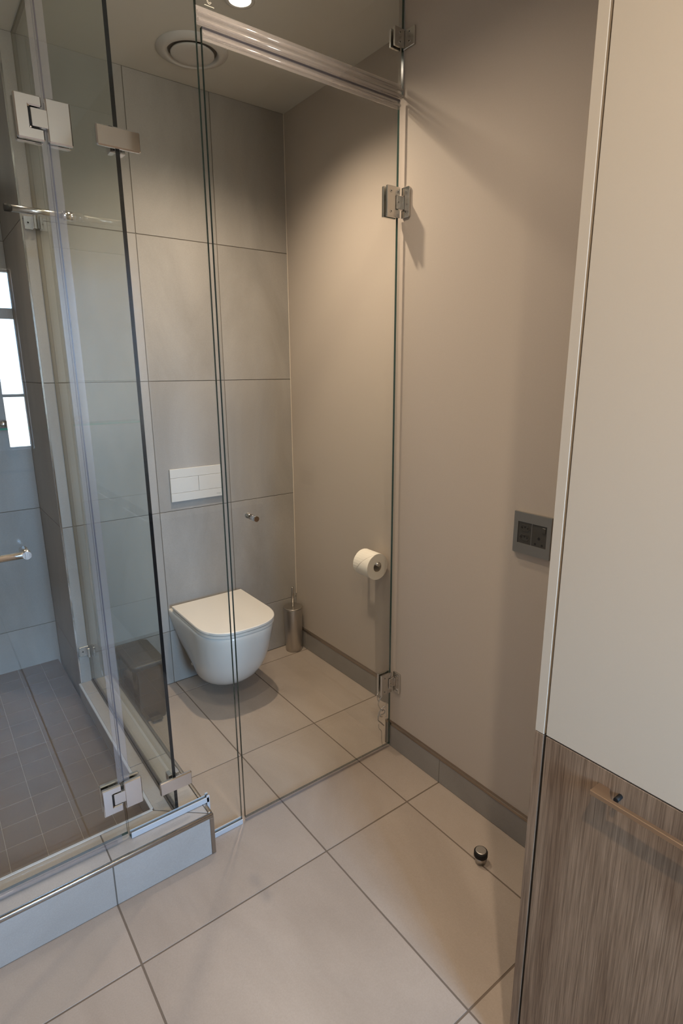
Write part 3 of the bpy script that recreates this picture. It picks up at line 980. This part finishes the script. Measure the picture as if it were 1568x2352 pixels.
# ------------------------------------------------------------------ ceiling vent and downlights
VX, VY = -0.556, -0.262
vt = thing('ceiling_vent', 'round dusty white extractor vent in the toilet ceiling', 'vent', (VX, VY, H))
MB().rings([((VX, VY, H - 0.0003), 0.132), ((VX, VY, H - 0.004), 0.131), ((VX, VY, H - 0.012), 0.112), ((VX, VY, H - 0.016), 0.100), ((VX, VY, H - 0.012), 0.094), ((VX, VY, H - 0.0005), 0.090)], Vector((0, 0, -1)), 56, cap=False).build('outer_ring', 'vent_white', vt)
MB().cyl((VX, VY, H - 0.0004), (VX, VY, H - 0.002), 0.0895, seg=48).build('dark_gap', 'dust', vt)
MB().rings([((VX, VY, H - 0.009), 0.070), ((VX, VY, H - 0.011), 0.080), ((VX, VY, H - 0.015), 0.080), ((VX, VY, H - 0.017), 0.076), ((VX, VY, H - 0.018), 0.05)], Vector((0, 0, -1)), 56).build('valve_disc', 'vent_white', vt)
MB().cyl((VX, VY, H - 0.002), (VX, VY, H - 0.009), 0.012).build('stem', 'dust', vt)

names = ['round recessed downlight glowing in the toilet ceiling above the transom seal', 'round recessed downlight in the room ceiling above the cupboard doors', 'round recessed downlight in the ceiling above the shower floor', 'round recessed downlight in the room ceiling in front of the toilet door']
for (lx, ly, lw, lc), lab in zip(DOWNLIGHTS, names):
    dl = thing('recessed_downlight', lab, 'downlight', (lx, ly, H), 'ceiling downlights')
    MB().rings([((lx, ly, H - 0.0003), 0.050), ((lx, ly, H - 0.004), 0.049), ((lx, ly, H - 0.005), 0.042), ((lx, ly, H - 0.0035), 0.036)], Vector((0, 0, -1)), 40, cap=False).build('bezel', 'vent_white', dl)
    MB().cyl((lx, ly, H - 0.0004), (lx, ly, H - 0.0040), 0.0355, seg=40).build('lamp_face', 'lamp_glow', dl)
    L = bpy.data.lights.new('lamp_light', 'SPOT')
    L.energy = lw
    L.color = LAMP_COL
    L.spot_size = math.radians(lc)
    L.spot_blend = 1.0
    L.shadow_soft_size = 0.022
    lo = bpy.data.objects.new('lamp_light', L)
    COL.objects.link(lo)
    lo.parent = dl
    lo.location = (0, 0, -0.012)

# ------------------------------------------------------------------ socket on the outer wall
so = thing('wall_socket', 'brushed silver wall plate with dark socket outlets beside the cupboard', 'socket', (XO, -1.625, 0.988))
sy0, sy1, sz0, sz1 = -1.688, -1.563, 0.988, 1.113
iy0, iy1, iz0, iz1 = -1.6745, -1.5775, 1.019, 1.0845
fr = MB()
for a in ((sy0, sy1, iz1, sz1), (sy0, sy1, sz0, iz0), (sy0, iy0, iz0, iz1), (iy1, sy1, iz0, iz1)):
    fr.box(XO - 0.009, XO - 0.0004, a[0], a[1], a[2], a[3])
fr.build('plate_frame', 'silver', so)
ymid = (iy0 + iy1) / 2 + 0.0015
m1 = MB().box(XO - 0.0075, XO - 0.0008, ymid + 0.0008, iy1 - 0.0003, iz0 + 0.0003, iz1 - 0.0003).build('socket_module', 'dark_plastic', so)
m2 = MB().box(XO - 0.0075, XO - 0.0008, iy0 + 0.0003, ymid - 0.0008, iz0 + 0.0003, iz1 - 0.0003).build('socket_module', 'dark_plastic', so)
MB().box(XO - 0.0080, XO - 0.0008, ymid - 0.0008, ymid + 0.0008, iz0, iz1).build('divider', 'silver', so)
yl = (ymid + iy1) / 2
for zc in (1.0665, 1.0375):
    hx = MB()
    w_, h_ = 0.0175, 0.0090
    outer = [(yl - w_, zc), (yl - w_ * 0.62, zc + h_), (yl + w_ * 0.62, zc + h_), (yl + w_, zc), (yl + w_ * 0.62, zc - h_), (yl - w_ * 0.62, zc - h_)]
    inner = [(yl + (a - yl) * 0.86, zc + (b - zc) * 0.84) for a, b in outer]
    for i in range(6):
        j = (i + 1) % 6
        hx.prism([outer[i], outer[j], inner[j], inner[i]], 'x', XO - 0.0086, XO - 0.0072)
    hx = hx.build('outlet_rim', 'dark_plastic', m1)
    for dy, dz in ((-0.0095, 0.0), (0.0095, 0.0), (0.0, 0.0028)):
        MB().cyl((XO - 0.0070, yl + dy, zc + dz), (XO - 0.0078, yl + dy, zc + dz), 0.0024, seg=12).build('pin_hole', 'hole', m1)
yr = (iy0 + ymid) / 2
for dy, z_, r_ in ((0.0, 1.0445, 0.0044), (0.0115, 1.0265, 0.0033), (-0.0115, 1.0265, 0.0033)):
    MB().cyl((XO - 0.0070, yr + dy, z_), (XO - 0.0078, yr + dy, z_), r_, seg=16).build('pin_hole', 'hole', m2)
MB().box(XO - 0.0095, XO - 0.0070, iy0 + 0.0045, iy0 + 0.0155, 1.0640, 1.0790, 0.0006).build('switch_rocker', 'dark_plastic', m2)

# ------------------------------------------------------------------ door stop on the floor
ds = thing('door_stop', 'small round metal door stop with black rubber ring on the floor', 'door stop', (-0.366, -1.640, 0.0005))
dx_, dy_ = -0.366, -1.640
MB().cyl((dx_, dy_, 0.0005), (dx_, dy_, 0.026), 0.0165, seg=28).build('base', 'steel', ds)
MB().rings([((dx_, dy_, 0.024), 0.0195), ((dx_, dy_, 0.026), 0.0215), ((dx_, dy_, 0.041), 0.0215), ((dx_, dy_, 0.044), 0.0195)], Vector((0, 0, 1)), 28).build('rubber_ring', 'black_rubber', ds)
MB().rings([((dx_, dy_, 0.0435), 0.0175), ((dx_, dy_, 0.0455), 0.0170), ((dx_, dy_, 0.0462), 0.0155)], Vector((0, 0, 1)), 28).build('cap', 'steel', ds)

# ------------------------------------------------------------------ tall cupboard
KX, KY = -0.745, -2.028
cp = thing('tall_cupboard', 'tall built-in cupboard with cream upper and oak lower doors', 'cupboard', (-0.47, -2.6, 0.0005))
MB().box(-0.724, XO - 0.001, -3.20, KY - 0.0185, 0.857, H - 0.002).build('carcass', 'cream', cp)
MB().box(-0.724, XO - 0.0145, -3.20, KY - 0.0185, 0.0005, 0.8565).build('carcass', 'wood', cp)
MB().box(KX, XO - 0.0145, KY - 0.0185, KY, 0.857, H - 0.002, 0.0006).build('end_panel', 'cream', cp)
lp = MB().box(KX, XO - 0.0145, KY - 0.0185, KY, 0.0005, 0.8555, 0.0006).build('end_panel', 'wood', cp)
MB().box(KX + 0.0006, KX + 0.012, KY - 0.0192, KY - 0.0186, 0.0005, 0.8555).build('edge_strip', 'silver', cp)
for ya, yb, wh in ((-2.640, KY - 0.0235, True), (-3.20, -2.644, False)):
    MB().box(KX, KX + 0.020, ya, yb, 0.8585, H - 0.004, 0.0006).build('upper_door', 'cream', cp)
    ld = MB().box(KX, KX + 0.020, ya, yb, 0.004, 0.8555, 0.0006).build('lower_door', 'wood', cp)
    hx0, hx1 = KX - 0.030, KX - 0.0215
    ha, hb_ = (yb - 0.107, ya + 0.11) if wh else (yb - 0.1, ya + 0.1)
    hd = MB()
    zt = 0.826
    # one bar with wide feet that curve back to the door
    hd.prism([(hx0, ha), (KX - 0.0002, ha), (KX - 0.0002, ha - 0.020), (KX - 0.009, ha - 0.024), (hx1 - 0.001, ha - 0.034), (hx1, ha - 0.046), (hx1, hb_ + 0.046), (hx1 - 0.001, hb_ + 0.034), (KX - 0.009, hb_ + 0.024), (KX - 0.0002, hb_ + 0.020), (KX - 0.0002, hb_), (hx0, hb_)], 'z', zt - 0.009, zt, 0.0008)
    hd = hd.build('handle', 'bronze', ld)
    MB().cyl((KX - 0.0002, ha - 0.038, zt - 0.003), (KX - 0.016, ha - 0.038, zt - 0.003), 0.0042).build('bumper', 'black_rubber', ld)

# ------------------------------------------------------------------ glass shelf in the shower corner
gs = thing('glass_shelf', 'small green-edged glass shelf in the shower recess', 'shelf', (-1.30, YS - 0.06, 1.275))
sh = MB().box(-1.56, -1.176, 0.362, YS - 0.001, 1.274, 1.282)
sh.bm.normal_update()
for f in sh.bm.faces:
    f.material_index = 0 if abs(f.normal.z) > 0.9 else 1
sh.build('shelf_sheet', ['glass', 'shelf_edge'], gs)
m = MB()
m.rings([((-1.272, 0.405, 1.2825), 0.016), ((-1.272, 0.405, 1.290), 0.024), ((-1.272, 0.405, 1.302), 0.025), ((-1.272, 0.405, 1.311), 0.020), ((-1.272, 0.405, 1.317), 0.010)], Vector((0, 0, 1)), 28)
tag(m.build('soap_dish', 'chrome', None, (-1.272, 0.405, 1.2825)), 'round chrome dish sitting on the glass shower shelf', 'dish')
